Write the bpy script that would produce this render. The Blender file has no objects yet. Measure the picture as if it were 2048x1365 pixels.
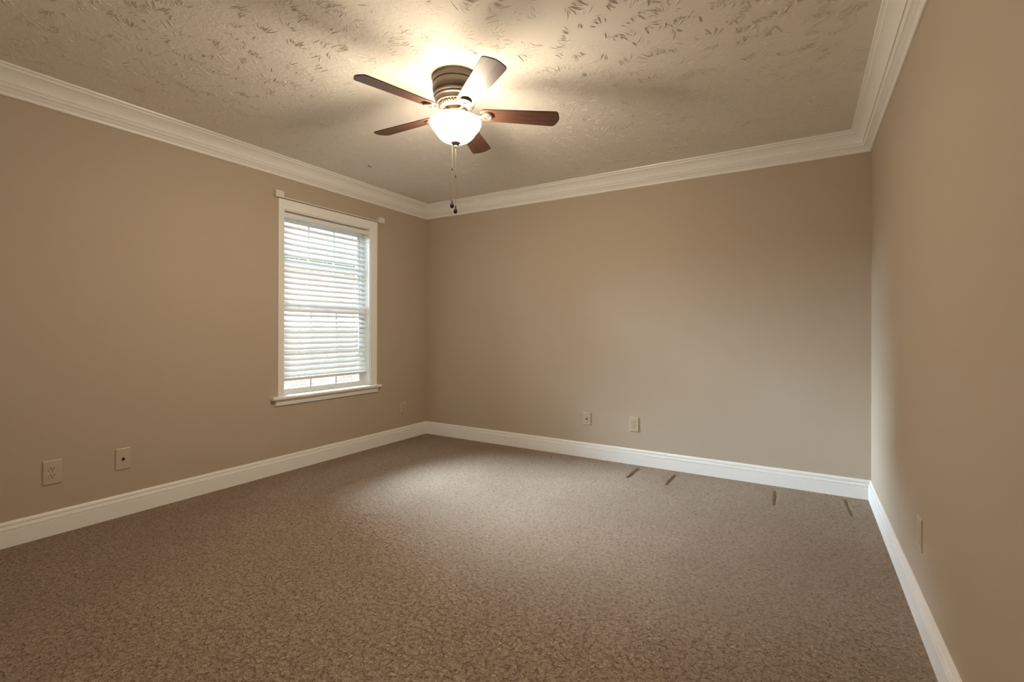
import bpy, bmesh, math, random
from mathutils import Vector, Matrix

C = bpy.context.scene.collection
SC = bpy.context.scene
PI = math.pi
W, D, H = 3.870, 4.06, 2.44            # room: x 0..W, y -D..0, z 0..H

# ------------------------------------------------------------------ camera
def make_camera():
    f, yaw, pitch, roll, h0 = 956.6, 0.5470, 0.0018, 0.0027, 658.5
    fw = Vector((-math.sin(yaw) * math.cos(pitch), math.cos(yaw) * math.cos(pitch), math.sin(pitch)))
    rt = Vector((math.cos(yaw), math.sin(yaw), 0))
    up = rt.cross(fw)
    c, s = math.cos(roll), math.sin(roll)
    rt, up = c * rt + s * up, -s * rt + c * up
    cd = bpy.data.cameras.new('camera')
    cd.sensor_fit = 'HORIZONTAL'
    cd.sensor_width = 36.0
    cd.lens = f * 36.0 / 2048.0
    cd.shift_y = -(682.5 - h0) / 2048.0
    cd.clip_start = 0.01
    cd.clip_end = 200
    o = bpy.data.objects.new('camera', cd)
    C.objects.link(o)
    m = Matrix((rt, up, -fw)).transposed().to_4x4()
    m.translation = Vector((3.485, -3.944, 1.1203))
    o.matrix_world = m
    SC.camera = o
make_camera()

# ------------------------------------------------------------------ exposure, sky
SC.view_settings.view_transform = 'Standard'
SC.view_settings.look = 'None'
SC.view_settings.gamma = 1.0
SC.view_settings.use_curve_mapping = False
SC.view_settings.exposure = 0.47
SC.cycles.use_denoising = True
SC.cycles.use_light_tree = False
SC.cycles.sample_clamp_indirect = 4.0
SC.cycles.caustics_reflective = False
SC.cycles.caustics_refractive = False
SC.cycles.blur_glossy = 1.0
SC.cycles.diffuse_bounces = 6
SC.cycles.max_bounces = 14
SC.cycles.transparent_max_bounces = 16

SKY = 4.8                # general overcast sky
BROAD = 12.0             # brighter cloud to the side of the house next door
BULB_W = 9.5
BOWL_E = 126.0
BULB_COL = (1.0, 0.84, 0.63)

wd = bpy.data.worlds.new('world')
SC.world = wd
wd.use_nodes = True
def make_sky():
    t = wd.node_tree
    bg = t.nodes['Background']
    tc = t.nodes.new('ShaderNodeTexCoord')
    def m(op, a, b=0.0):
        n = t.nodes.new('ShaderNodeMath'); n.operation = op
        for i, v in enumerate((a, b)):
            if isinstance(v, bpy.types.NodeSocket): t.links.new(v, n.inputs[i])
            else: n.inputs[i].default_value = v
        return n.outputs[0]
    sep = t.nodes.new('ShaderNodeSeparateXYZ')
    t.links.new(tc.outputs['Generated'], sep.inputs[0])
    x, y, z = sep.outputs
    el = m('ARCSINE', z)
    az = m('ARCTAN2', m('MULTIPLY', y, -1.0), m('MULTIPLY', x, -1.0))
    def step(v, lo, hi):                   # smooth 0..1 ramp between two angles in degrees
        n = t.nodes.new('ShaderNodeMapRange'); n.interpolation_type = 'SMOOTHSTEP'
        t.links.new(v, n.inputs['Value'])
        n.inputs['From Min'].default_value = math.radians(lo); n.inputs['From Max'].default_value = math.radians(hi)
        return n.outputs[0]
    broad = m('MULTIPLY', m('MULTIPLY', step(el, 6, 20), step(az, 8, 22)), m('SUBTRACT', 1.0, step(az, 50, 85)))
    t.links.new(m('ADD', m('MULTIPLY', broad, BROAD), SKY), bg.inputs[1])
    bg.inputs[0].default_value = (0.66, 0.83, 1.0, 1)
make_sky()

# the veiled sun: two bright patches of thin cloud, each a wide soft disc
def veiled_sun(name, az, el, diameter, strength):
    ld = bpy.data.lights.new(name, 'SUN')
    ld.energy = strength
    ld.angle = math.radians(diameter)
    ld.color = (0.70, 0.86, 1.0)
    o = bpy.data.objects.new(name, ld)
    C.objects.link(o)
    a, e = math.radians(az), math.radians(el)
    d = Vector((math.cos(e) * math.cos(a), math.cos(e) * math.sin(a), -math.sin(e)))   # travel of the light
    o.rotation_euler = d.to_track_quat('-Z', 'Y').to_euler()
    o.location = (-3, -1, 4)
veiled_sun('sun_high', 4, 41, 42, 55.0)
veiled_sun('sun_low', 16, 12, 18, 16.0)

# window opening in the left wall
WY0, WY1, WZ0, WZ1 = -1.672, -0.795, 0.572, 2.066
ld = bpy.data.lights.new('window_portal', 'AREA')
ld.shape = 'RECTANGLE'
ld.size, ld.size_y = WZ1 - WZ0, WY1 - WY0
ld.cycles.is_portal = True
lo = bpy.data.objects.new('window_portal', ld)
C.objects.link(lo)
lo.location = (-0.165, (WY0 + WY1) / 2, (WZ0 + WZ1) / 2)
lo.rotation_euler = (0, -PI / 2, 0)     # shines towards +x

# ------------------------------------------------------------------ node helpers
def mat(name, col, rough=0.5, spec=0.5, metal=0.0):
    m = bpy.data.materials.new(name)
    m.use_nodes = True
    b = m.node_tree.nodes['Principled BSDF']
    b.inputs['Base Color'].default_value = (*col, 1)
    b.inputs['Roughness'].default_value = rough
    b.inputs['Specular IOR Level'].default_value = spec
    b.inputs['Metallic'].default_value = metal
    return m

class N:
    """small node-graph writer"""
    def __init__(s, m):
        s.t = m.node_tree
        s.b = s.t.nodes.get('Principled BSDF')
    def new(s, typ, **kw):
        n = s.t.nodes.new(typ)
        for k, v in kw.items():
            setattr(n, k, v)
        return n
    def put(s, sock, v):
        if isinstance(v, bpy.types.NodeSocket):
            s.t.links.new(v, sock)
        else:
            sock.default_value = v
    def math(s, op, a, b=0.0, c=None, clamp=False):
        n = s.new('ShaderNodeMath', operation=op, use_clamp=clamp)
        s.put(n.inputs[0], a); s.put(n.inputs[1], b)
        if c is not None: s.put(n.inputs[2], c)
        return n.outputs[0]
    def vmath(s, op, a, b=None):
        n = s.new('ShaderNodeVectorMath', operation=op)
        s.put(n.inputs[0], a)
        if b is not None: s.put(n.inputs[1], b)
        return n.outputs['Value'] if op in ('LENGTH', 'DOT_PRODUCT', 'DISTANCE') else n.outputs[0]
    def coord(s, which='Object'):
        return s.new('ShaderNodeTexCoord').outputs[which]
    def mapping(s, v, scale=(1, 1, 1), rot=(0, 0, 0)):
        n = s.new('ShaderNodeMapping')
        s.put(n.inputs['Vector'], v)
        n.inputs['Scale'].default_value = scale
        n.inputs['Rotation'].default_value = rot
        return n.outputs[0]
    def noise(s, v, scale, detail=2.0, rough=0.5, dist=0.0):
        n = s.new('ShaderNodeTexNoise')
        s.put(n.inputs['Vector'], v)
        n.inputs['Scale'].default_value = scale
        n.inputs['Detail'].default_value = detail
        n.inputs['Roughness'].default_value = rough
        n.inputs['Distortion'].default_value = dist
        return n.outputs[0]
    def ramp(s, fac, stops, interp='LINEAR'):
        n = s.new('ShaderNodeValToRGB')
        n.color_ramp.interpolation = interp
        e = n.color_ramp.elements
        while len(e) < len(stops): e.new(0.5)
        for i, (p, c) in enumerate(stops):
            e[i].position = p
            e[i].color = (c, c, c, 1) if not hasattr(c, '__len__') else (*c, 1)
        s.put(n.inputs[0], fac)
        return n.outputs[0]
    def mix(s, fac, a, b):
        n = s.new('ShaderNodeMix', data_type='RGBA')
        s.put(n.inputs[0], fac); s.put(n.inputs[6], a if isinstance(a, bpy.types.NodeSocket) else (*a, 1))
        s.put(n.inputs[7], b if isinstance(b, bpy.types.NodeSocket) else (*b, 1))
        return n.outputs[2]
    def bump(s, h, strength, dist):
        n = s.new('ShaderNodeBump')
        n.inputs['Strength'].default_value = strength
        n.inputs['Distance'].default_value = dist
        s.put(n.inputs['Height'], h)
        s.put(s.b.inputs['Normal'], n.outputs[0])

# ------------------------------------------------------------------ materials
M = {}
M['wall'] = mat('wall_paint', (0.465, 0.388, 0.302), 0.6, 0.3)
n = N(M['wall']); n.bump(n.noise(n.coord(), 260, 3, 0.6), 0.10, 0.002)
M['trim'] = mat('trim_paint', (0.86, 0.85, 0.83), 0.35, 0.5)
n = N(M['trim']); n.bump(n.noise(n.mapping(n.coord(), (1, 1, 1)), 40, 2), 0.03, 0.002)
M['vinyl'] = mat('window_vinyl', (0.82, 0.83, 0.83), 0.35)
n = N(M['vinyl']); n.bump(n.noise(n.coord(), 60, 2), 0.02, 0.001)

def ceiling_mat():
    m = mat('ceiling_texture', (0.81, 0.775, 0.72), 0.85, 0.2)
    n = N(m)
    co = n.coord()
    n.bump(n.math('ADD', n.noise(co, 45, 3, 0.6), n.math('MULTIPLY', n.noise(co, 9, 2), 0.6)), 0.35, 0.006)
    return m
M['ceiling'] = ceiling_mat()

def carpet_mat():
    m = mat('carpet_pile', (0.36, 0.285, 0.215), 0.95, 0.05)
    n = N(m)
    co = n.coord()
    wob = n.new('ShaderNodeTexNoise'); n.put(wob.inputs['Vector'], co); wob.inputs['Scale'].default_value = 55
    wv = n.vmath('ADD', co, n.vmath('MULTIPLY', n.vmath('SUBTRACT', wob.outputs['Color'], (0.5, 0.5, 0.5)), (0.035, 0.035, 0.0)))
    fine = n.noise(wv, 130, 3, 0.65, 0.7)
    gap = n.ramp(n.noise(wv, 62, 2, 0.55, 0.3), ((0.34, 0.0), (0.47, 1.0)))      # dark slits between the twisted tufts
    clump = n.noise(co, 24, 2, 0.5, 0.8)
    h = n.math('ADD', n.math('MULTIPLY', gap, 0.8), n.math('ADD', n.math('MULTIPLY', fine, 1.3), n.math('MULTIPLY', clump, 0.4)))
    n.bump(h, 1.0, 0.011)
    tone = n.math('MULTIPLY', n.ramp(fine, ((0.33, 0.1), (0.60, 1.0))), n.math('ADD', n.math('MULTIPLY', gap, 0.75), 0.25))
    c = n.mix(tone, (0.27, 0.198, 0.148), (0.50, 0.392, 0.304))
    big = n.ramp(n.noise(co, 1.6, 3, 0.55), ((0.35, 0.0), (0.65, 1.0)))
    c2 = n.mix(n.math('MULTIPLY', big, 0.22), c, (0.26, 0.195, 0.142))
    n.put(n.b.inputs['Base Color'], c2)
    return m
M['carpet'] = carpet_mat()

M['plate'] = mat('almond_plastic', (0.50, 0.43, 0.325), 0.35)
n = N(M['plate']); n.bump(n.noise(n.coord(), 300, 1), 0.02, 0.0005)
M['slot'] = mat('dark_slot', (0.02, 0.016, 0.012), 0.6)
n = N(M['slot']); n.bump(n.noise(n.coord(), 300, 1), 0.02, 0.0005)
M['pvc'] = mat('blind_pvc', (0.80, 0.80, 0.79), 0.4)
n = N(M['pvc']); n.bump(n.noise(n.mapping(n.coord(), (60, 2, 60)), 1, 2), 0.05, 0.001)
M['pvc'].node_tree.nodes['Principled BSDF'].inputs['Transmission Weight'].default_value = 0.0
M['cord'] = mat('blind_cord', (0.78, 0.77, 0.74), 0.8)
n = N(M['cord']); n.bump(n.noise(n.coord(), 400, 1), 0.1, 0.0005)
M['rod'] = mat('rod_white', (0.72, 0.70, 0.67), 0.4)
n = N(M['rod']); n.bump(n.noise(n.coord(), 200, 1), 0.02, 0.0005)

def pewter():
    m = mat('brushed_pewter', (0.15, 0.118, 0.094), 0.48, 0.4, 0.6)
    n = N(m)
    n.put(n.b.inputs['Roughness'], n.ramp(n.noise(n.mapping(n.coord(), (6, 6, 160)), 1.0, 2), ((0.3, 0.30), (0.7, 0.46))))
    return m
M['metal'] = pewter()

def blade_wood():
    m = mat('walnut_blade', (0.06, 0.028, 0.018), 0.42, 0.25)
    n = N(m)
    g = n.noise(n.mapping(n.coord(), (3.0, 70, 20)), 1.0, 4, 0.6, 0.6)
    n.put(n.b.inputs['Base Color'], n.ramp(g, ((0.3, (0.032, 0.014, 0.010)), (0.7, (0.105, 0.048, 0.032)))))
    n.b.inputs['Coat Weight'].default_value = 0.06
    n.b.inputs['Coat Roughness'].default_value = 0.3
    return m
M['blade'] = blade_wood()
M['edge'] = mat('dark_blade_edge', (0.05, 0.024, 0.016), 0.5)
n = N(M['edge']); n.bump(n.noise(n.coord(), 200, 1), 0.02, 0.0005)
M['knob'] = mat('dark_wood_knob', (0.010, 0.005, 0.004), 0.35, 0.3)
n = N(M['knob']); n.bump(n.noise(n.coord(), 200, 1), 0.05, 0.0005)
M['chain'] = mat('chain_metal', (0.30, 0.26, 0.21), 0.35, 0.5, 0.8)
n = N(M['chain']); n.bump(n.noise(n.coord(), 500, 1), 0.02, 0.0002)

def bowl_mat(name, k):
    m = mat(name, (0.9, 0.88, 0.84), 0.5)
    n = N(m)
    n.b.inputs['Emission Color'].default_value = (*BULB_COL, 1)
    swirl = n.noise(n.mapping(n.coord(), (1, 1, 2)), 14, 3, 0.5, 1.5)
    n.put(n.b.inputs['Emission Strength'], n.math('MULTIPLY', n.ramp(swirl, ((0.2, 0.9), (0.8, 1.0))), BOWL_E * k))
    return m
M['bowl'] = bowl_mat('frosted_lit_glass', 1.0)
M['bowl_inside'] = bowl_mat('frosted_lit_glass_inside', 0.10)
M['bulb'] = bowl_mat('lit_bulb', 0.5)
M['bowl'].cycles.emission_sampling = 'FRONT'
M['bowl_inside'].cycles.emission_sampling = 'FRONT'
M['bulb'].cycles.emission_sampling = 'NONE'

def pane_mat():
    m = bpy.data.materials.new('window_glass')
    m.use_nodes = True
    t = m.node_tree
    t.nodes.remove(t.nodes['Principled BSDF'])
    n = N(m)
    tr = n.new('ShaderNodeBsdfTransparent'); tr.inputs[0].default_value = (0.94, 0.96, 0.96, 1)
    gl = n.new('ShaderNodeBsdfGlossy'); gl.inputs['Roughness'].default_value = 0.02
    fr = n.new('ShaderNodeFresnel'); fr.inputs[0].default_value = 1.45
    wav = n.new('ShaderNodeBump'); wav.inputs['Strength'].default_value = 0.02; wav.inputs['Distance'].default_value = 0.002
    n.put(wav.inputs['Height'], n.noise(n.coord(), 3, 1)); n.put(gl.inputs['Normal'], wav.outputs[0])
    mx = n.new('ShaderNodeMixShader')
    n.put(mx.inputs[0], fr.outputs[0]); n.put(mx.inputs[1], tr.outputs[0]); n.put(mx.inputs[2], gl.outputs[0])
    n.put(t.nodes['Material Output'].inputs['Surface'], mx.outputs[0])
    return m
M['glass'] = pane_mat()

def brick_mat():
    m = mat('house_brick', (0.5, 0.3, 0.24), 0.85, 0.2)
    n = N(m)
    sw = n.new('ShaderNodeSeparateXYZ'); n.put(sw.inputs[0], n.coord())
    cv = n.new('ShaderNodeCombineXYZ')
    n.put(cv.inputs[0], n.math('ADD', sw.outputs[1], sw.outputs[0])); n.put(cv.inputs[1], sw.outputs[2])
    b = n.new('ShaderNodeTexBrick')
    n.put(b.inputs['Vector'], cv.outputs[0])
    b.inputs['Scale'].default_value = 1.0
    b.inputs['Brick Width'].default_value = 0.21
    b.inputs['Row Height'].default_value = 0.075
    b.inputs['Mortar Size'].default_value = 0.008
    b.inputs['Color1'].default_value = (0.50, 0.31, 0.25, 1)
    b.inputs['Color2'].default_value = (0.60, 0.40, 0.33, 1)
    b.inputs['Mortar'].default_value = (0.62, 0.58, 0.54, 1)
    n.put(n.b.inputs['Base Color'], b.outputs[0])
    return m
M['brick'] = brick_mat()
M['shingle'] = mat('roof_shingle', (0.22, 0.21, 0.21), 0.9, 0.2)
n = N(M['shingle']); n.put(n.b.inputs['Base Color'], n.ramp(n.noise(n.coord(), 7, 4), ((0.3, (0.16, 0.155, 0.16)), (0.7, (0.30, 0.29, 0.28)))))
M['grass'] = mat('lawn', (0.12, 0.2, 0.06), 0.9, 0.1)
n = N(M['grass']); n.put(n.b.inputs['Base Color'], n.ramp(n.noise(n.coord(), 9, 4), ((0.3, (0.09, 0.12, 0.05)), (0.7, (0.17, 0.20, 0.09)))))
M['whitewood'] = mat('white_house_trim', (0.8, 0.8, 0.8), 0.6)
n = N(M['whitewood']); n.bump(n.noise(n.coord(), 20, 1), 0.05, 0.002)
M['darkglass'] = mat('house_window_glass', (0.10, 0.12, 0.14), 0.08)
n = N(M['darkglass']); n.bump(n.noise(n.coord(), 2, 1), 0.02, 0.002)

# ------------------------------------------------------------------ mesh helpers
def box(bm, p0, p1, mi=0, mtx=None):
    xs, ys, zs = zip(p0, p1)
    v = []
    for z in (min(zs), max(zs)):
        for x, y in ((min(xs), min(ys)), (max(xs), min(ys)), (max(xs), max(ys)), (min(xs), max(ys))):
            co = Vector((x, y, z))
            v.append(bm.verts.new(mtx @ co if mtx else co))
    for f in ((3, 2, 1, 0), (4, 5, 6, 7), (0, 1, 5, 4), (1, 2, 6, 5), (2, 3, 7, 6), (3, 0, 4, 7)):
        bm.faces.new([v[i] for i in f]).material_index = mi
    return v

def lathe(bm, prof, seg=64, mi=0, center=(0, 0, 0), mod=None, cap=True):
    """revolve (r, z) pairs about z"""
    cx, cy, cz = center
    rings = []
    for r, z in prof:
        if r < 1e-6:
            rings.append([bm.verts.new((cx, cy, cz + z))])
        else:
            ring = []
            for i in range(seg):
                a = 2 * PI * i / seg
                rr = r * (mod(i, z) if mod else 1.0)
                ring.append(bm.verts.new((cx + rr * math.cos(a), cy + rr * math.sin(a), cz + z)))
            rings.append(ring)
    for a, b in zip(rings[:-1], rings[1:]):
        if len(a) == 1 and len(b) == 1: continue
        for i in range(seg):
            j = (i + 1) % seg
            if len(a) == 1: f = (a[0], b[j], b[i])
            elif len(b) == 1: f = (a[i], a[j], b[0])
            else: f = (a[i], a[j], b[j], b[i])
            bm.faces.new(f).material_index = mi
    if cap:
        for r in (rings[0], rings[-1]):
            if len(r) > 2:
                bm.faces.new(r).material_index = mi

def tube(bm, pts, radii, seg=8, mi=0):
    pts = [Vector(p) for p in pts]
    if not hasattr(radii, '__len__'): radii = [radii] * len(pts)
    rings = []
    for i, p in enumerate(pts):
        t = (pts[min(i + 1, len(pts) - 1)] - pts[max(i - 1, 0)]).normalized()
        u = t.cross(Vector((0, 0, 1)))
        if u.length < 1e-3: u = t.cross(Vector((0, 1, 0)))
        u.normalize()
        w = u.cross(t)
        r = radii[i]
        ru, rw = r if hasattr(r, '__len__') else (r, r)
        rings.append([bm.verts.new(p + u * ru * math.cos(2 * PI * k / seg) + w * rw * math.sin(2 * PI * k / seg)) for k in range(seg)])
    for a, b in zip(rings[:-1], rings[1:]):
        for k in range(seg):
            bm.faces.new((a[k], a[(k + 1) % seg], b[(k + 1) % seg], b[k])).material_index = mi
    bm.faces.new(rings[0][::-1]).material_index = mi
    bm.faces.new(rings[-1]).material_index = mi

def obj(name, bm, mats, parent=None, smooth=None, bevel=None, loc=None, kind=None):
    """link bm as one mesh object; loc becomes its origin without moving the mesh"""
    bmesh.ops.recalc_face_normals(bm, faces=bm.faces[:])
    if smooth is not None:
        for f in bm.faces: f.smooth = True
        for e in bm.edges:
            if len(e.link_faces) == 2 and e.calc_face_angle(0) > math.radians(smooth): e.smooth = False
    if loc is not None:
        bmesh.ops.translate(bm, verts=bm.verts[:], vec=-Vector(loc))
    me = bpy.data.meshes.new(name)
    bm.to_mesh(me); bm.free()
    for m in (mats if isinstance(mats, (list, tuple)) else [mats]): me.materials.append(m)
    o = bpy.data.objects.new(name, me)
    C.objects.link(o)
    if parent:
        o.parent = parent
    if loc is not None:
        o.location = Vector(loc)
    if bevel:
        b = o.modifiers.new('bevel', 'BEVEL')
        b.width = bevel; b.segments = 2; b.limit_method = 'ANGLE'; b.angle_limit = math.radians(40)
        b.harden_normals = False
    if kind: o['kind'] = kind
    return o

def struct(name, bm, m, **kw):
    return obj(name, bm, m, kind='structure', **kw)

def thing(name, label, cat, loc=(0, 0, 0), rotz=0, group=None):
    o = bpy.data.objects.new(name, None)
    o.empty_display_size = 0.05
    C.objects.link(o)
    o.location = loc
    o.rotation_euler = (0, 0, rotz)
    o['label'] = label; o['category'] = cat
    if group: o['group'] = group
    return o

def BM(): return bmesh.new()

def boxbm(p0, p1):
    bm = BM(); box(bm, p0, p1); return bm

# ------------------------------------------------------------------ room shell
T = 0.16
def wall_with_hole():
    bm = BM()
    ys = [-D - T, WY0, WY1, T]; zs = [-0.1, WZ0, WZ1, H + 0.1]
    g = {}
    for s, x in ((0, 0.0), (1, -T)):
        for i, y in enumerate(ys):
            for j, z in enumerate(zs):
                g[s, i, j] = bm.verts.new((x, y, z))
    for s in (0, 1):
        for i in range(3):
            for j in range(3):
                if i == 1 and j == 1: continue
                bm.faces.new((g[s, i, j], g[s, i + 1, j], g[s, i + 1, j + 1], g[s, i, j + 1]))
    def strip(loop):
        for a, b in zip(loop, loop[1:] + loop[:1]):
            bm.faces.new((g[0, *a], g[0, *b], g[1, *b], g[1, *a]))
    strip([(1, 1), (2, 1), (2, 2), (1, 2)])
    strip([(0, 0), (1, 0), (2, 0), (3, 0), (3, 1), (3, 2), (3, 3), (2, 3), (1, 3), (0, 3), (0, 2), (0, 1)])
    return bm
struct('wall_left', wall_with_hole(), M['wall'])
struct('wall_back', boxbm((0, 0, -0.1), (W, T, H + 0.1)), M['wall'])
struct('wall_right', boxbm((W, -D - T, -0.1), (W + T, T, H + 0.1)), M['wall'])
struct('wall_front', boxbm((0, -D - T, -0.1), (W, -D, H + 0.1)), M['wall'])

def ceiling_mesh():
    """flat slab with the brush-stomped texture: short raised dabs of mud fanned round each stomp"""
    bm = BM()
    box(bm, (0, -D, H), (W, 0, H + 0.1))
    rn = random.Random(11)
    flat = set(bm.faces)
    stomps, tries = [], 0
    while len(stomps) < 800 and tries < 40000:
        tries += 1
        c = (rn.uniform(0.05, W - 0.05), rn.uniform(-D + 0.05, -0.05))
        if all((c[0] - o[0]) ** 2 + (c[1] - o[1]) ** 2 > 0.105 ** 2 for o in stomps): stomps.append(c)
    for cx, cy in stomps:
        for _ in range(rn.choice((2, 2, 3, 3))):
            a0, span = rn.uniform(0, 2 * PI), rn.uniform(0.6, 2.2)
            r0 = rn.uniform(0.025, 0.075)
            n = int(span * (r0 + 0.03) / rn.uniform(0.011, 0.018)) + 2
            for i in range(n):
                if rn.random() < 0.15: continue
                a = a0 + span * (i + rn.uniform(-0.25, 0.25)) / n
                rr = r0 + rn.uniform(-0.012, 0.012)
                L = rn.choice((0.010, 0.018, 0.026, 0.034, 0.048)) * rn.uniform(0.8, 1.2)
                w, h = rn.uniform(0.0014, 0.0026), rn.uniform(0.0014, 0.0032)
                bend = rn.uniform(-0.5, 0.5)
                x, y, t = cx + rr * math.cos(a), cy + rr * math.sin(a), a + rn.uniform(-0.35, 0.35)
                k = 4
                ring = []
                for j in range(k + 1):
                    u = j / k
                    f = math.sin(PI * min(max(u, 0.06), 0.94)) ** 0.6
                    sx, sy = -math.sin(t), math.cos(t)
                    if not (0.125 < x < W - 0.125 and -D + 0.125 < y < -0.125): break
                    ring.append([bm.verts.new((x + sx * w * f, y + sy * w * f, H + 0.0005)), bm.verts.new((x, y, H - h * f)), bm.verts.new((x - sx * w * f, y - sy * w * f, H + 0.0005))])
                    x += math.cos(t) * L / k; y += math.sin(t) * L / k; t += bend / k
                for p, q in zip(ring[:-1], ring[1:]):
                    bm.faces.new((p[0], p[1], q[1], q[0])).smooth = True
                    bm.faces.new((p[1], p[2], q[2], q[1])).smooth = True
    # keep every dab facing down into the room
    for f in bm.faces:
        if f not in flat:
            f.normal_update()
            if f.normal.z > 0: f.normal_flip()
    return bm
def ceiling():
    bm = ceiling_mesh()
    me = bpy.data.meshes.new('ceiling')
    bm.to_mesh(me); bm.free()
    me.materials.append(M['ceiling'])
    o = bpy.data.objects.new('ceiling', me)
    C.objects.link(o)
    o['kind'] = 'structure'
ceiling()

# unseen white panel doors, added behind the camera to bounce lamp light back
def added_panel_door(x0, x1):
    bm = BM()
    z0, z1, y = 0.012, 2.03, -D
    box(bm, (x0, y, z0), (x1, y + 0.030, z1))
    for px0, px1 in ((x0 + 0.10, (x0 + x1) / 2 - 0.05), ((x0 + x1) / 2 + 0.05, x1 - 0.10)):
        for pz0, pz1 in ((0.22, 0.80), (0.95, 1.55), (1.68, 1.93)):
            box(bm, (px0, y + 0.030, pz0), (px1, y + 0.036, pz1))
    return bm
for k, (x0, x1) in enumerate(((0.45, 1.25), (1.256, 2.056), (2.25, 3.05), (3.056, 3.80))):
    struct('added_door_%d' % (k + 1), added_panel_door(x0, x1), M['trim'], bevel=0.004)

# carpet: a real grid so that the dents pressed by furniture feet are geometry
GROOVES = [  # (x0, y0, x1, y1, half width, depth)
    (2.345, -0.375, 2.350, -0.085, 0.0105, 0.013),
    (2.640, -0.385, 2.642, -0.090, 0.0105, 0.013),
    (2.345, -0.375, 2.640, -0.385, 0.010, 0.006),
    (2.350, -0.085, 2.642, -0.090, 0.010, 0.007),
    (3.330, -0.430, 3.325, -0.150, 0.0105, 0.011),
    (3.745, -0.400, 3.725, -0.070, 0.0105, 0.010),
    (3.325, -0.060, 3.725, -0.060, 0.012, 0.008),
]
def floor_mesh():
    bm = BM()
    def ticks(a, b, fine_a, fine_b, fine, coarse):
        out, t = [], a
        while t < b - 1e-6:
            out.append(t)
            t += fine if fine_a <= t < fine_b else coarse
        out.append(b)
        return out
    xs = ticks(0, W, 2.28, 3.82, 0.006, 0.06)
    ys = ticks(-D, 0, -0.47, -0.03, 0.006, 0.06)
    def depth(x, y):
        if y < -0.6 or x < 2.2: return 0.0
        d = 0.0
        for x0, y0, x1, y1, hw, dp in GROOVES:
            lx, ly = x1 - x0, y1 - y0
            t = max(0, min(1, ((x - x0) * lx + (y - y0) * ly) / (lx * lx + ly * ly)))
            r = math.hypot(x - x0 - t * lx, y - y0 - t * ly)
            d = max(d, dp * math.exp(-(r / hw) ** 2 * 1.5))
        return d
    g = [[bm.verts.new((x, y, -depth(x, y))) for x in xs] for y in ys]
    for j in range(len(ys) - 1):
        for i in range(len(xs) - 1):
            bm.faces.new((g[j][i], g[j][i + 1], g[j + 1][i + 1], g[j + 1][i])).smooth = True
    b = box(bm, (0, -D, -0.1), (W, 0, -0.03))
    return bm
struct('floor', floor_mesh(), M['carpet'])

def corners(o):
    return [(o, -D + o), (o, -o), (W - o, -o), (W - o, -D + o)]
def run(prof, k):
    """moulding along wall k (0 left, 1 back, 2 right, 3 front) with mitred ends"""
    bm = BM()
    ends = []
    for e in (0, 1):
        ends.append([bm.verts.new((*corners(o)[(k + e) % 4], z)) for o, z in prof])
    m = len(prof)
    for i in range(m):
        j = (i + 1) % m
        bm.faces.new((ends[0][i], ends[0][j], ends[1][j], ends[1][i]))
    bm.faces.new(ends[0]); bm.faces.new(ends[1][::-1])
    return bm
BASE = [(0, 0.0), (0.016, 0.0), (0.0165, 0.0850), (0.0105, 0.0862), (0.0105, 0.0885), (0.0158, 0.0898), (0.0125, 0.1045), (0.0115, 0.1058),
        (0.0045, 0.1068), (0.0045, 0.1102), (0.0105, 0.1116), (0.0085, 0.1225), (0.0055, 0.1290), (0, 0.1295)]
CROWN = [(0, 2.309), (0.009, 2.309), (0.014, 2.313), (0.016, 2.320), (0.013, 2.324), (0.022, 2.333), (0.026, 2.334), (0.026, 2.338), (0.037, 2.347),
         (0.042, 2.348), (0.041, 2.354), (0.049, 2.364), (0.055, 2.364), (0.054, 2.372), (0.060, 2.384), (0.069, 2.396), (0.080, 2.407), (0.092, 2.415),
         (0.101, 2.419), (0.101, 2.426), (0.107, 2.430), (0.116, 2.432), (0.118, 2.440), (0, 2.440)]
for k, side in enumerate(('left', 'back', 'right', 'front')):
    struct('baseboard_' + side, run(BASE, k), M['trim'])
for k in range(4):
    struct('trim_%d' % (k + 1), run(CROWN, k), M['trim'], smooth=32)

# ------------------------------------------------------------------ window
win = bpy.data.objects.new('window_1', None)
C.objects.link(win)
win.location = (0, (WY0 + WY1) / 2, WZ0)
win['kind'] = 'structure'
def wpart(name, bm, m, **kw):
    o = obj(name, bm, m, parent=win, **kw)
    o.matrix_parent_inverse = Matrix.Translation(win.location).inverted()
    o['kind'] = 'structure'
    return o

ST = 0.596                                # top of the stool
def casing_bm():
    bm = BM()
    prof = [(0.0, 0.0), (0.0, 0.009), (0.004, 0.012), (0.010, 0.012), (0.0105, 0.011), (0.040, 0.018), (0.050, 0.018), (0.052, 0.016), (0.052, 0.0)]
    # outward distance from the opening, thickness off the wall
    ends = []
    for (y, z, sy, sz) in ((WY0, ST, -1, 0), (WY0, WZ1, -1, 1.42), (WY1, WZ1, 1, 1.42), (WY1, ST, 1, 0)):
        ends.append([bm.verts.new((t, y + sy * d * (1.0 if sy < 0 else 1.46), z + sz * d)) for d, t in prof])
    m = len(prof)
    for a, b in zip(ends[:-1], ends[1:]):
        for i in range(m):
            bm.faces.new((a[i], a[(i + 1) % m], b[(i + 1) % m], b[i]))
    bm.faces.new(ends[0]); bm.faces.new(ends[-1][::-1])
    return bm
wpart('casing', casing_bm(), M['trim'])
bm = BM()                                  # jamb lining
box(bm, (-T, WY0, ST - 0.002), (0.0, WY0 + 0.008, WZ1)); box(bm, (-T, WY1 - 0.008, ST - 0.002), (0.0, WY1, WZ1))
box(bm, (-T, WY0 + 0.008, WZ1 - 0.008), (0.0, WY1 - 0.008, WZ1))
wpart('jamb', bm, M['trim'])
bm = BM()                                  # stool with horns, rounded nose
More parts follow.
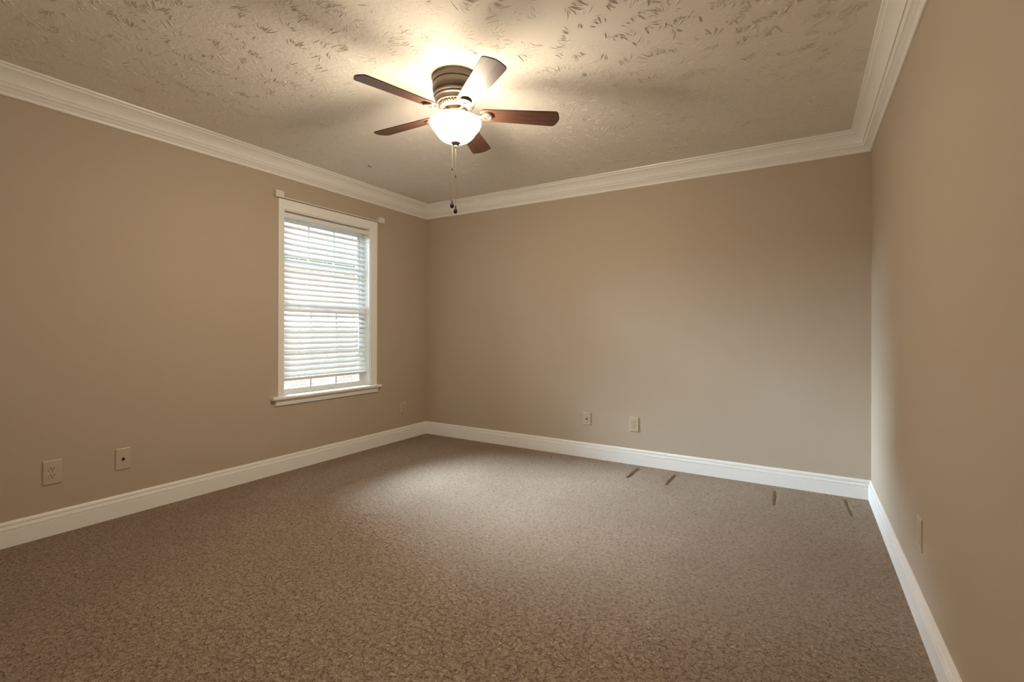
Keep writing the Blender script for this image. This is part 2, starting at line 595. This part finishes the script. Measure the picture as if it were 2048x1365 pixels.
prof = [(-T, ST - 0.024), (0.036, ST - 0.024), (0.043, ST - 0.020), (0.045, ST - 0.011), (0.043, ST - 0.003), (0.036, ST), (-T, ST)]
def extr(bm, prof, y0, y1):
    a = [bm.verts.new((x, y0, z)) for x, z in prof]; b = [bm.verts.new((x, y1, z)) for x, z in prof]
    for i in range(len(prof)):
        j = (i + 1) % len(prof)
        bm.faces.new((a[i], a[j], b[j], b[i]))
    bm.faces.new(a); bm.faces.new(b[::-1])
extr(bm, prof, WY0, WY1)
extr(bm, [(0.0, ST - 0.024)] + prof[1:6] + [(0.0, ST)], WY0 - 0.105, WY0); extr(bm, [(0.0, ST - 0.024)] + prof[1:6] + [(0.0, ST)], WY1, WY1 + 0.112)
wpart('stool', bm, M['trim'])
bm = BM()
extr(bm, [(0, 0.523), (0.010, 0.523), (0.014, 0.530), (0.014, 0.538), (0.017, 0.541), (0.017, 0.552), (0.021, 0.556), (0.021, 0.5645), (0.026, 0.5675), (0.026, ST - 0.024), (0, ST - 0.024)],
     WY0 - 0.068, WY1 + 0.090)
wpart('apron', bm, M['trim'])

# vinyl frame and the two sashes
FY0, FY1 = WY0 + 0.008, WY1 - 0.008
bm = BM()
box(bm, (-0.155, FY0, ST), (-0.080, FY0 + 0.018, WZ1 - 0.008)); box(bm, (-0.155, FY1 - 0.018, ST), (-0.080, FY1, WZ1 - 0.008))
box(bm, (-0.155, FY0 + 0.018, ST), (-0.080, FY1 - 0.018, ST + 0.012)); box(bm, (-0.155, FY0 + 0.018, WZ1 - 0.026), (-0.080, FY1 - 0.018, WZ1 - 0.008))
wpart('frame', bm, M['vinyl'], bevel=0.002)
SY0, SY1 = FY0 + 0.018, FY1 - 0.018
def sash(x0, x1, z0, z1, bot, top):
    bm = BM()
    st = 0.026
    box(bm, (x0, SY0, z0), (x1, SY0 + st, z1)); box(bm, (x0, SY1 - st, z0), (x1, SY1, z1))
    box(bm, (x0, SY0 + st, z0), (x1, SY1 - st, z0 + bot)); box(bm, (x0, SY0 + st, z1 - top), (x1, SY1 - st, z1))
    s = wpart('sash', bm, M['vinyl'], bevel=0.002)
    gy0, gy1, gz0, gz1 = SY0 + st, SY1 - st, z0 + bot, z1 - top
    xm = (x0 + x1) / 2
    p = wpart('pane', boxbm((xm - 0.002, gy0, gz0), (xm + 0.002, gy1, gz1)), M['glass'])
    bm = BM()
    for k in (1, 2):
        y = gy0 + (gy1 - gy0) * k / 3
        box(bm, (xm + 0.003, y - 0.008, gz0), (xm + 0.011, y + 0.008, gz1))
    zc = (gz0 + gz1) / 2
    for k in range(3):
        ya = gy0 + (gy1 - gy0) * k / 3 + (0.008 if k else 0); yb = gy0 + (gy1 - gy0) * (k + 1) / 3 - (0.008 if k < 2 else 0)
        box(bm, (xm + 0.003, ya, zc - 0.008), (xm + 0.011, yb, zc + 0.008))
    wpart('grille', bm, M['vinyl'])
sash(-0.113, -0.084, ST + 0.012, 1.335, 0.030, 0.034)
sash(-0.145, -0.116, 1.300, WZ1 - 0.026, 0.034, 0.030)
bm = BM(); box(bm, (-0.084, -1.27, 1.318), (-0.074, -1.20, 1.335)); box(bm, (-0.084, -1.255, 1.335), (-0.066, -1.215, 1.341))
wpart('sash_lock', bm, M['vinyl'], bevel=0.002)

# ------------------------------------------------------------------ blind
BY0, BY1 = WY0 + 0.018, WY1 - 0.022
BX = -0.044                                # middle of the slats
bl = thing('window_blind', 'white horizontal slat blind lowered almost to the window stool', 'blind', (BX, (BY0 + BY1) / 2, 2.05))
def part(root, name, bm, m, **kw):
    o = obj(name, bm, m, parent=root, **kw)
    o.matrix_parent_inverse = Matrix.Translation(root.location).inverted()
    return o
rnd = random.Random(5)
bm = BM()
box(bm, (BX - 0.024, BY0, 2.022), (BX + 0.026, BY1, 2.046))
part(bl, 'headrail', bm, M['pvc'], bevel=0.002)
bm = BM()
extr(bm, [(BX + 0.027, 2.010), (BX + 0.031, 2.006), (BX + 0.036, 2.010), (BX + 0.036, 2.040), (BX + 0.033, 2.046), (BX + 0.027, 2.046)], BY0 - 0.008, BY1 + 0.012)
part(bl, 'valance', bm, M['pvc'], bevel=0.001)

NS, ZT, ZB = 29, 1.985, 0.752
LADDERS = (BY0 + 0.13, (BY0 + BY1) / 2 - 0.02, BY1 - 0.13)
def slat(bm, z, tilt, dy0=0.0, dy1=0.0, sag=0.0):
    hw, th = 0.025, 0.0014
    segs = 5
    rows = []
    for y in (BY0 + dy0, (BY0 + BY1) / 2, BY1 + dy1):
        zz = z + (sag if y == BY0 + dy0 else (-sag if y == BY1 + dy1 else 0))
        top, bot = [], []
        for i in range(segs + 1):
            u = -1 + 2 * i / segs
            cr = 0.0022 * (1 - u * u)
            for lst, dz in ((top, th), (bot, -th)):
                px, pz = u * hw, cr + dz
                c, s = math.cos(tilt), math.sin(tilt)
                # u=+1 is the room edge; tilt > 0 drops it
                lst.append(bm.verts.new((BX + px * c + pz * s, y, zz - px * s + pz * c)))
        rows.append(top + bot[::-1])
    m = len(rows[0])
    for a, b in zip(rows[:-1], rows[1:]):
        for i in range(m):
            f = bm.faces.new((a[i], a[(i + 1) % m], b[(i + 1) % m], b[i]))
    bm.faces.new(rows[0]); bm.faces.new(rows[-1][::-1])
bm = BM()
TILT = math.radians(37)
for i in range(NS):
    z = ZT + (ZB - ZT) * i / (NS - 1)
    t = TILT + math.radians(rnd.uniform(-2, 2)) + math.radians(5) * i / NS
    if i in (15, 16):                      # two slats slipped sideways and turned down at the meeting rail
        slat(bm, z, t + math.radians(9), 0.0, 0.012 + 0.003 * (i - 15), 0.003)
    elif i in (17, 18, 19):
        slat(bm, z, t - math.radians(14 - 3 * (i - 17)))
    else:
        slat(bm, z, t, 0, 0, rnd.uniform(-0.001, 0.001))
part(bl, 'slats', bm, M['pvc'], smooth=50)
bm = BM()
extr(bm, [(BX - 0.025, 0.715), (BX + 0.025, 0.708), (BX + 0.027, 0.712), (BX + 0.027, 0.728), (BX + 0.023, 0.732), (BX - 0.025, 0.735)], BY0, BY1)
part(bl, 'bottom_rail', bm, M['pvc'], bevel=0.002)
for y in LADDERS:
    bm = BM()
    for x in (BX - 0.0255, BX + 0.0265):
        tube(bm, [(x, y, 2.02), (x, y, 0.73)], 0.0008, 6)
    tube(bm, [(BX + 0.002, y + 0.012, 2.02), (BX + 0.002, y + 0.012, 0.735)], 0.0009, 6)
    part(bl, 'ladder_cord', bm, M['cord'])
    bm = BM()                              # knotted cord end under the rail
    tube(bm, [(BX + 0.029, y, 0.730), (BX + 0.034, y + 0.004, 0.722), (BX + 0.031, y + 0.010, 0.712), (BX + 0.030, y + 0.016, 0.716), (BX + 0.033, y + 0.022, 0.708)], 0.0016, 6)
    tube(bm, [(BX + 0.029, y - 0.002, 0.728), (BX + 0.036, y, 0.720), (BX + 0.030, y - 0.008, 0.716)], 0.0020, 6)
    part(bl, 'cord_knot', bm, M['cord'])
bm = BM()                                  # tilt wand hanging by the right end
wy = BY1 - 0.105
tube(bm, [(BX + 0.034, wy, 2.010), (BX + 0.040, wy, 1.97), (BX + 0.040, wy, 0.94), ], [0.0025, 0.0032, 0.0032], 6)
lathe(bm, [(0, 0.0), (0.0042, 0.004), (0.0045, 0.05), (0.0030, 0.065)], 8, center=(BX + 0.040, wy, 0.875))
part(bl, 'tilt_wand', bm, M['cord'], smooth=40)

# ------------------------------------------------------------------ curtain rod over the window
cr = thing('curtain_rod', 'thin white curtain rod between two box brackets above the window', 'curtain rod', (0.0, -1.2, 2.165))
for y0, y1 in ((-1.758, -1.690), (-0.706, -0.645)):
    bm = BM()
    box(bm, (0.0, y0, 2.143), (0.036, y1, 2.194))
    b = part(cr, 'bracket', bm, M['rod'], bevel=0.003)
    bm = BM()
    yc = (y0 + y1) / 2
    s = 1 if y0 < -1.2 else -1
    box(bm, (0.036, yc - 0.012, 2.150), (0.040, yc + 0.012, 2.186))
    o = part(b, 'cap', bm, M['rod'], bevel=0.001)
    o.matrix_parent_inverse = Matrix.Identity(4)
bm = BM()
tube(bm, [(0.022, -1.690, 2.150), (0.022, -0.706, 2.150)], 0.0050, 10)
part(cr, 'rod', bm, M['rod'], smooth=60)

# ------------------------------------------------------------------ wall plates
def plate_bm(w, h):
    bm = BM()
    a, b, t = w / 2, h / 2, 0.0065
    back = [(-a, -b), (a, -b), (a, b), (-a, b)]
    k = 0.0045
    front = [(-a + k, -b + k), (a - k, -b + k), (a - k, b - k), (-a + k, b - k)]
    v0 = [bm.verts.new((x, 0, z)) for x, z in back]
    v1 = [bm.verts.new((x, -0.0035, z)) for x, z in back]
    v2 = [bm.verts.new((x, -t, z)) for x, z in front]
    for p, q in ((v0, v1), (v1, v2)):
        for i in range(4):
            j = (i + 1) % 4
            bm.faces.new((p[i], p[j], q[j], q[i]))
    bm.faces.new(v0); bm.faces.new(v2)
    return bm
def screw_bm(z, y=-0.0065):
    bm = BM()
    lathe(bm, [(0.0032, 0.0), (0.0032, 0.0008), (0.0022, 0.0014), (0, 0.0015)], 12)
    box(bm, (-0.0026, -0.0004, 0.0012), (0.0026, 0.0004, 0.00175), 1)
    bmesh.ops.transform(bm, matrix=Matrix.Translation((0, y, z)) @ Matrix.Rotation(PI / 2, 4, 'X'), verts=bm.verts[:])
    return bm
def receptacle_bm(zc):
    bm = BM()
    pts = []
    for i in range(40):
        a = 2 * PI * i / 40
        x, z = 0.0172 * math.cos(a), 0.0172 * math.sin(a)
        pts.append((x, max(-0.0138, min(0.0138, z)) + zc))
    f0 = [bm.verts.new((x, -0.0055, z)) for x, z in pts]; f1 = [bm.verts.new((x, -0.0085, z)) for x, z in pts]
    for i in range(40):
        j = (i + 1) % 40
        bm.faces.new((f0[i], f0[j], f1[j], f1[i]))
    bm.faces.new(f1); bm.faces.new(f0[::-1])
    for x, hh in ((-0.0064, 0.0046), (0.0064, 0.0038)):
        box(bm, (x - 0.0014, -0.0090, zc + 0.0035 - hh), (x + 0.0014, -0.0080, zc + 0.0035 + hh), 1)
    g = BM()
    lathe(g, [(0.0027, 0.0), (0.0027, 0.001)], 12, 1)
    bmesh.ops.transform(g, matrix=Matrix.Translation((0, -0.0080, zc - 0.0075)) @ Matrix.Rotation(PI / 2, 4, 'X'), verts=g.verts[:])
    me = bpy.data.meshes.new('tmp'); g.to_mesh(me); g.free(); bm.from_mesh(me); bpy.data.meshes.remove(me)
    return bm
def jack_bm():
    bm = BM()
    lathe(bm, [(0.0075, 0.0), (0.0075, 0.002), (0.0055, 0.002), (0.0055, 0.010), (0.0042, 0.010), (0.0042, 0.0092), (0, 0.0092)], 24, 1)
    bmesh.ops.transform(bm, matrix=Matrix.Translation((0, -0.0062, 0)) @ Matrix.Rotation(PI / 2, 4, 'X'), verts=bm.verts[:])
    return bm
def raw(root, name, bm, m, **kw):
    return obj(name, bm, m, parent=root, **kw)
def outlet(label, loc, rz, w=0.078, h=0.122, group='duplex outlets on the walls'):
    t = thing('wall_outlet', label, 'outlet', loc, rz, group)
    p = raw(t, 'plate', plate_bm(w, h), M['plate'])
    for z in (0.0195, -0.0195):
        r = raw(t, 'receptacle', receptacle_bm(z), [M['plate'], M['slot']])
    raw(t, 'screw', screw_bm(0.0), [M['plate'], M['slot']])
    return t
def jack(label, loc, rz, w=0.076, h=0.116, group='cable jacks on the walls'):
    t = thing('cable_jack', label, 'wall jack', loc, rz, group)
    raw(t, 'plate', plate_bm(w, h), M['plate'])
    j = raw(t, 'jack', jack_bm(), [M['plate'], M['slot']])
    j['label'] = 'dark round socket'
    for z in (0.042, -0.042):
        raw(t, 'screw', screw_bm(z), [M['plate'], M['slot']])
    return t
jack('almond cable jack plate low on the back wall, left of the duplex outlet', (1.859, 0, 0.339), 0, 0.076, 0.110)
outlet('almond duplex outlet low on the back wall, right of the cable jack', (2.281, 0, 0.333), 0)
RL = PI / 2      # on the left wall the plate faces +x
jack('almond cable jack plate low on the left wall, between outlet and window', (0, -2.705, 0.341), RL, 0.076, 0.128)
outlet('almond duplex outlet low on the left wall, left of the cable jack there', (0, -3.022, 0.340), RL, 0.078, 0.130)
outlet('almond duplex outlet low on the left wall near the corner, right of window', (0, -0.354, 0.328), RL)
t = thing('wall_plate', 'almond wall plate low on the right wall, seen almost edge-on', 'wall plate', (W, -1.560, 0.345), -PI / 2)
raw(t, 'plate', plate_bm(0.080, 0.124), M['plate'])
for z in (0.042, -0.042):
    raw(t, 'screw', screw_bm(z), [M['plate'], M['slot']])

# ------------------------------------------------------------------ ceiling hook
bm = BM()
lathe(bm, [(0.006, 0.0), (0.006, -0.002), (0, -0.003)], 12)
pts = [(0, 0, -0.002), (0, 0, -0.007), (0.006, 0.006, -0.011), (0.012, 0.013, -0.009), (0.015, 0.016, -0.005)]
tube(bm, pts, 0.0022, 8)
bmesh.ops.translate(bm, verts=bm.verts[:], vec=(0.499, -1.265, H))
hk = obj('ceiling_hook', bm, M['slot'], smooth=40, loc=(0.499, -1.265, H))
hk['label'] = 'tiny dark hook on the ceiling beyond the fan, above the window'
hk['category'] = 'hook'

# ------------------------------------------------------------------ ceiling fan
FX, FY = 1.926, -1.957
fan = thing('ceiling_fan', 'five-blade flush ceiling fan with dark wood blades and a lit glass bowl', 'ceiling fan', (FX, FY, H))
ZBL = 2.255 - H                            # blade plane in fan space
def z_(z): return z - H
bm = BM()
prof = [(0.126, 2.440), (0.126, 2.434), (0.121, 2.430), (0.119, 2.414), (0.1215, 2.411), (0.1215, 2.406), (0.1175, 2.402), (0.119, 2.394), (0.1215, 2.384), (0.1215, 2.372),
        (0.118, 2.360), (0.1115, 2.350), (0.1115, 2.347), (0.1155, 2.345), (0.1165, 2.341), (0.114, 2.337), (0.1085, 2.335), (0.1085, 2.331), (0.111, 2.329), (0.110, 2.325),
        (0.104, 2.320), (0.100, 2.308), (0.098, 2.306), (0.100, 2.304), (0.099, 2.300), (0.092, 2.298), (0.0, 2.298)]
lathe(bm, [(r, z_(z)) for r, z in prof], 96, cap=False)
raw(fan, 'motor_housing', bm, M['metal'], smooth=28)
bm = BM()
def flute(i, z):
    return 1.0 - (0.035 if (i % 6) in (0, 1) and z_(2.281) < z < z_(2.297) else 0.0)
lathe(bm, [(r, z_(z)) for r, z in [(0.060, 2.298), (0.092, 2.298), (0.0925, 2.296), (0.092, 2.290), (0.087, 2.283), (0.082, 2.279), (0.075, 2.276), (0.072, 2.272), (0.066, 2.271), (0.060, 2.275)]],
      216, mod=flute, cap=False)
raw(fan, 'fluted_ring', bm, M['metal'], smooth=30)
bm = BM()
lathe(bm, [(r, z_(z)) for r, z in [(0.056, 2.298), (0.056, 2.264), (0.061, 2.262), (0.063, 2.256), (0.061, 2.250), (0.056, 2.248), (0.054, 2.240), (0.054, 2.222), (0.058, 2.219), (0.060, 2.214), (0.058, 2.210), (0.0, 2.210)]], 64, cap=False)
raw(fan, 'light_fitter', bm, M['metal'], smooth=30)

# glass bowl: thin shell open at the top
bm = BM()
outer = [(0.128, 2.216), (0.1315, 2.213), (0.133, 2.207), (0.132, 2.198), (0.127, 2.186), (0.119, 2.174), (0.110, 2.163), (0.103, 2.153), (0.096, 2.142), (0.087, 2.131), (0.075, 2.121), (0.060, 2.113), (0.042, 2.107), (0.020, 2.1045), (0.008, 2.104)]
inner = [(max(r - 0.004, 0.006), z + 0.003) for r, z in outer][::-1]
inner[-1] = (0.1245, 2.216)
lathe(bm, [(r, z_(z)) for r, z in outer], 72, cap=False)
lathe(bm, [(r, z_(z)) for r, z in [outer[-1]] + inner + [outer[0]]], 72, mi=1, cap=False)
bmesh.ops.remove_doubles(bm, verts=bm.verts[:], dist=1e-5)
raw(fan, 'glass_bowl', bm, [M['bowl'], M['bowl_inside']], smooth=60)
bm = BM()
lathe(bm, [(r, z_(z)) for r, z in [(0.0, 2.110), (0.006, 2.110), (0.006, 2.106), (0.024, 2.104), (0.026, 2.101), (0.022, 2.096), (0.012, 2.093), (0.006, 2.091), (0.0055, 2.088), (0.008, 2.086), (0.0085, 2.082), (0.006, 2.077), (0.0, 2.0745)]], 32, cap=False)
raw(fan, 'finial', bm, M['metal'], smooth=40)
# two bulbs inside the bowl
def bulb(x, y):
    bm = BM()
    lathe(bm, [(0.0, -0.030), (0.012, -0.028), (0.020, -0.020), (0.0225, -0.010), (0.020, 0.002), (0.014, 0.012), (0.011, 0.020), (0.011, 0.024), (0.0, 0.024)], 20, center=(x, y, z_(2.196)), cap=False)
    return raw(fan, 'bulb', bm, M['bulb'], smooth=60)
BULBS = [(-0.030, -0.090), (0.092, 0.020)]
for bx, by in BULBS:
    bulb(bx, by)
    L = bpy.data.lights.new('bulb_light', 'POINT')
    L.energy = BULB_W
    L.color = BULB_COL
    L.shadow_soft_size = 0.019
    lo = bpy.data.objects.new('bulb_light', L)
    C.objects.link(lo)
    lo.parent = fan
    lo.location = (bx, by, z_(2.190))

# blades: local x runs out from the axis
R1, R0 = 0.553, 0.125
def blade_outline():
    pts = []
    def arc(cx, cy, r, a0, a1, n=8):
        for i in range(n + 1):
            a = math.radians(a0 + (a1 - a0) * i / n)
            pts.append((cx + r * math.cos(a), cy + r * math.sin(a)))
    w0, w1 = 0.044, 0.060
    arc(R0 + 0.028, -w0 + 0.026, 0.028, 180, 262, 6)
    arc(R1 - 0.034, -w1 + 0.022, 0.022, 275, 345, 7)
    for i in range(1, 8):                  # gently bowed tip
        y = -w1 + 0.022 + (2 * w1 - 0.044) * i / 8
        pts.append((R1 - 0.012 + 0.011 * (1 - (y / (w1 - 0.022)) ** 2), y))
    arc(R1 - 0.034, w1 - 0.022, 0.022, 15, 85, 7)
    arc(R0 + 0.028, w0 - 0.026, 0.028, 98, 180, 6)
    return pts
def blade_bm():
    bm = BM()
    o = blade_outline()
    lo = [bm.verts.new((x, y, -0.0026)) for x, y in o]; hi = [bm.verts.new((x, y, 0.0026)) for x, y in o]
    for i in range(len(o)):
        j = (i + 1) % len(o)
        bm.faces.new((lo[i], lo[j], hi[j], hi[i])).material_index = 1
    bm.faces.new(lo[::-1]); bm.faces.new(hi)
    return bm
def iron_bm():
    bm = BM()
    n = 12
    pts, rad = [], []
    for i in range(n + 1):
        t = i / n
        x = 0.050 + 0.092 * t
        z = 0.018 * (1 - t) ** 2 - 0.0105 * t - 0.014 * math.sin(PI * t) * (1 - t)
        pts.append((x, 0, z)); rad.append((0.0085 - 0.003 * math.sin(PI * t) + 0.002 * t, 0.0042))
    tube(bm, pts, rad, 12)
    lathe(bm, [(0.0, -0.0105), (0.013, -0.0105), (0.0145, -0.0095), (0.0155, -0.0115), (0.019, -0.0135), (0.023, -0.0135), (0.0275, -0.0115), (0.030, -0.008), (0.030, -0.0026), (0.0, -0.0026)], 36, center=(0.166, 0, 0), cap=False)
    return bm
PITCH = math.radians(-12)
first = None
for k in range(5):
    ang = math.radians(38.0 + 72 * k)
    if first is None:
        b = raw(fan, 'blade', blade_bm(), [M['blade'], M['edge']])
        i = raw(b, 'blade_iron', iron_bm(), M['metal'], smooth=40)
        i['label'] = 'pewter bracket with a round medallion'
        first = (b, i)
    else:
        b = first[0].copy(); C.objects.link(b); b.parent = fan
        i = first[1].copy(); C.objects.link(i); i.parent = b
    b.rotation_mode = 'XYZ'
    b.rotation_euler = (PITCH, 0, ang)
    b.location = (0, 0, ZBL)

# pull chains
def chain(px, py, ztop, zcon, zbot):
    bm = BM()
    prof = []
    z, k = ztop, 0
    while z > zbot:
        prof.append((0.0013 if k % 2 else 0.0005, z_(z))); z -= 0.0018; k += 1
    lathe(bm, prof, 6, center=(px, py, 0))
    c = raw(fan, 'pull_chain', bm, M['chain'], smooth=80)
    bm = BM()
    lathe(bm, [(r, z_(z)) for r, z in [(0.0, zcon + 0.008), (0.0022, zcon + 0.007), (0.0026, zcon), (0.0022, zcon - 0.007), (0.0, zcon - 0.008)]], 10, center=(px, py, 0), cap=False)
    raw(c, 'connector', bm, M['knob'], smooth=60)
    bm = BM()
    t = zbot
    lathe(bm, [(r, z_(z)) for r, z in [(0.0, t + 0.003), (0.0028, t + 0.002), (0.0034, t - 0.003), (0.0048, t - 0.009), (0.0078, t - 0.017), (0.0098, t - 0.025), (0.0098, t - 0.030), (0.0075, t - 0.036), (0.0, t - 0.039)]], 20, center=(px, py, 0), cap=False)
    o = raw(c, 'pull_knob', bm, M['knob'], smooth=60)
    o['label'] = 'dark teardrop knob'
chain(-0.0155, -0.0095, 2.1005, 1.962, 1.797)
chain(0.0, 0.0, 2.0755, 1.924, 1.768)

# ------------------------------------------------------------------ outside: lawn and the house next door
struct('ground', boxbm((-40, -40, -0.55), (-T - 0.02, 40, -0.35)), M['grass'])
hs = thing('neighbour_house', 'brick house with grey roof outside, seen through the window blind', 'house', (-6.6, 6.0, -0.35))
HX, HY0, HY1, HZ = -6.6, -2.4, 16.0, 2.75
part(hs, 'wall', boxbm((HX - 8, HY0, -0.36), (HX, HY1, HZ)), M['brick'])
bm = BM()
extr(bm, [(HX + 0.45, HZ - 0.02), (HX + 0.45, HZ + 0.14), (HX - 4.0, HZ + 2.1), (HX - 8.45, HZ + 0.14), (HX - 8.45, HZ - 0.02)], HY0 - 0.3, HY1 + 0.3)
part(hs, 'roof', bm, M['shingle'])
bm = BM(); box(bm, (HX + 0.45, HY0 - 0.3, HZ - 0.05), (HX + 0.56, HY1 + 0.3, HZ + 0.13))
part(hs, 'gutter', bm, M['whitewood'], bevel=0.02)
for y in (0.6, 4.6, 8.6):
    bm = BM()
    z0, z1 = 0.6, 2.1
    box(bm, (HX, y, z0), (HX + 0.05, y + 0.08, z1)); box(bm, (HX, y + 1.02, z0), (HX + 0.05, y + 1.1, z1))
    box(bm, (HX, y + 0.08, z0), (HX + 0.05, y + 1.02, z0 + 0.08)); box(bm, (HX, y + 0.08, z1 - 0.08), (HX + 0.05, y + 1.02, z1))
    box(bm, (HX, y + 0.08, 1.32), (HX + 0.045, y + 1.02, 1.38)); box(bm, (HX, y + 0.53, z0 + 0.08), (HX + 0.04, y + 0.57, 1.32)); box(bm, (HX, y + 0.53, 1.38), (HX + 0.04, y + 0.57, z1 - 0.08))
    f = part(hs, 'window', bm, M['whitewood'])
    o = obj('pane', boxbm((HX + 0.005, y + 0.08, z0 + 0.08), (HX + 0.015, y + 1.02, z1 - 0.08)), M['darkglass'], parent=f)
    o.matrix_parent_inverse = Matrix.Identity(4)
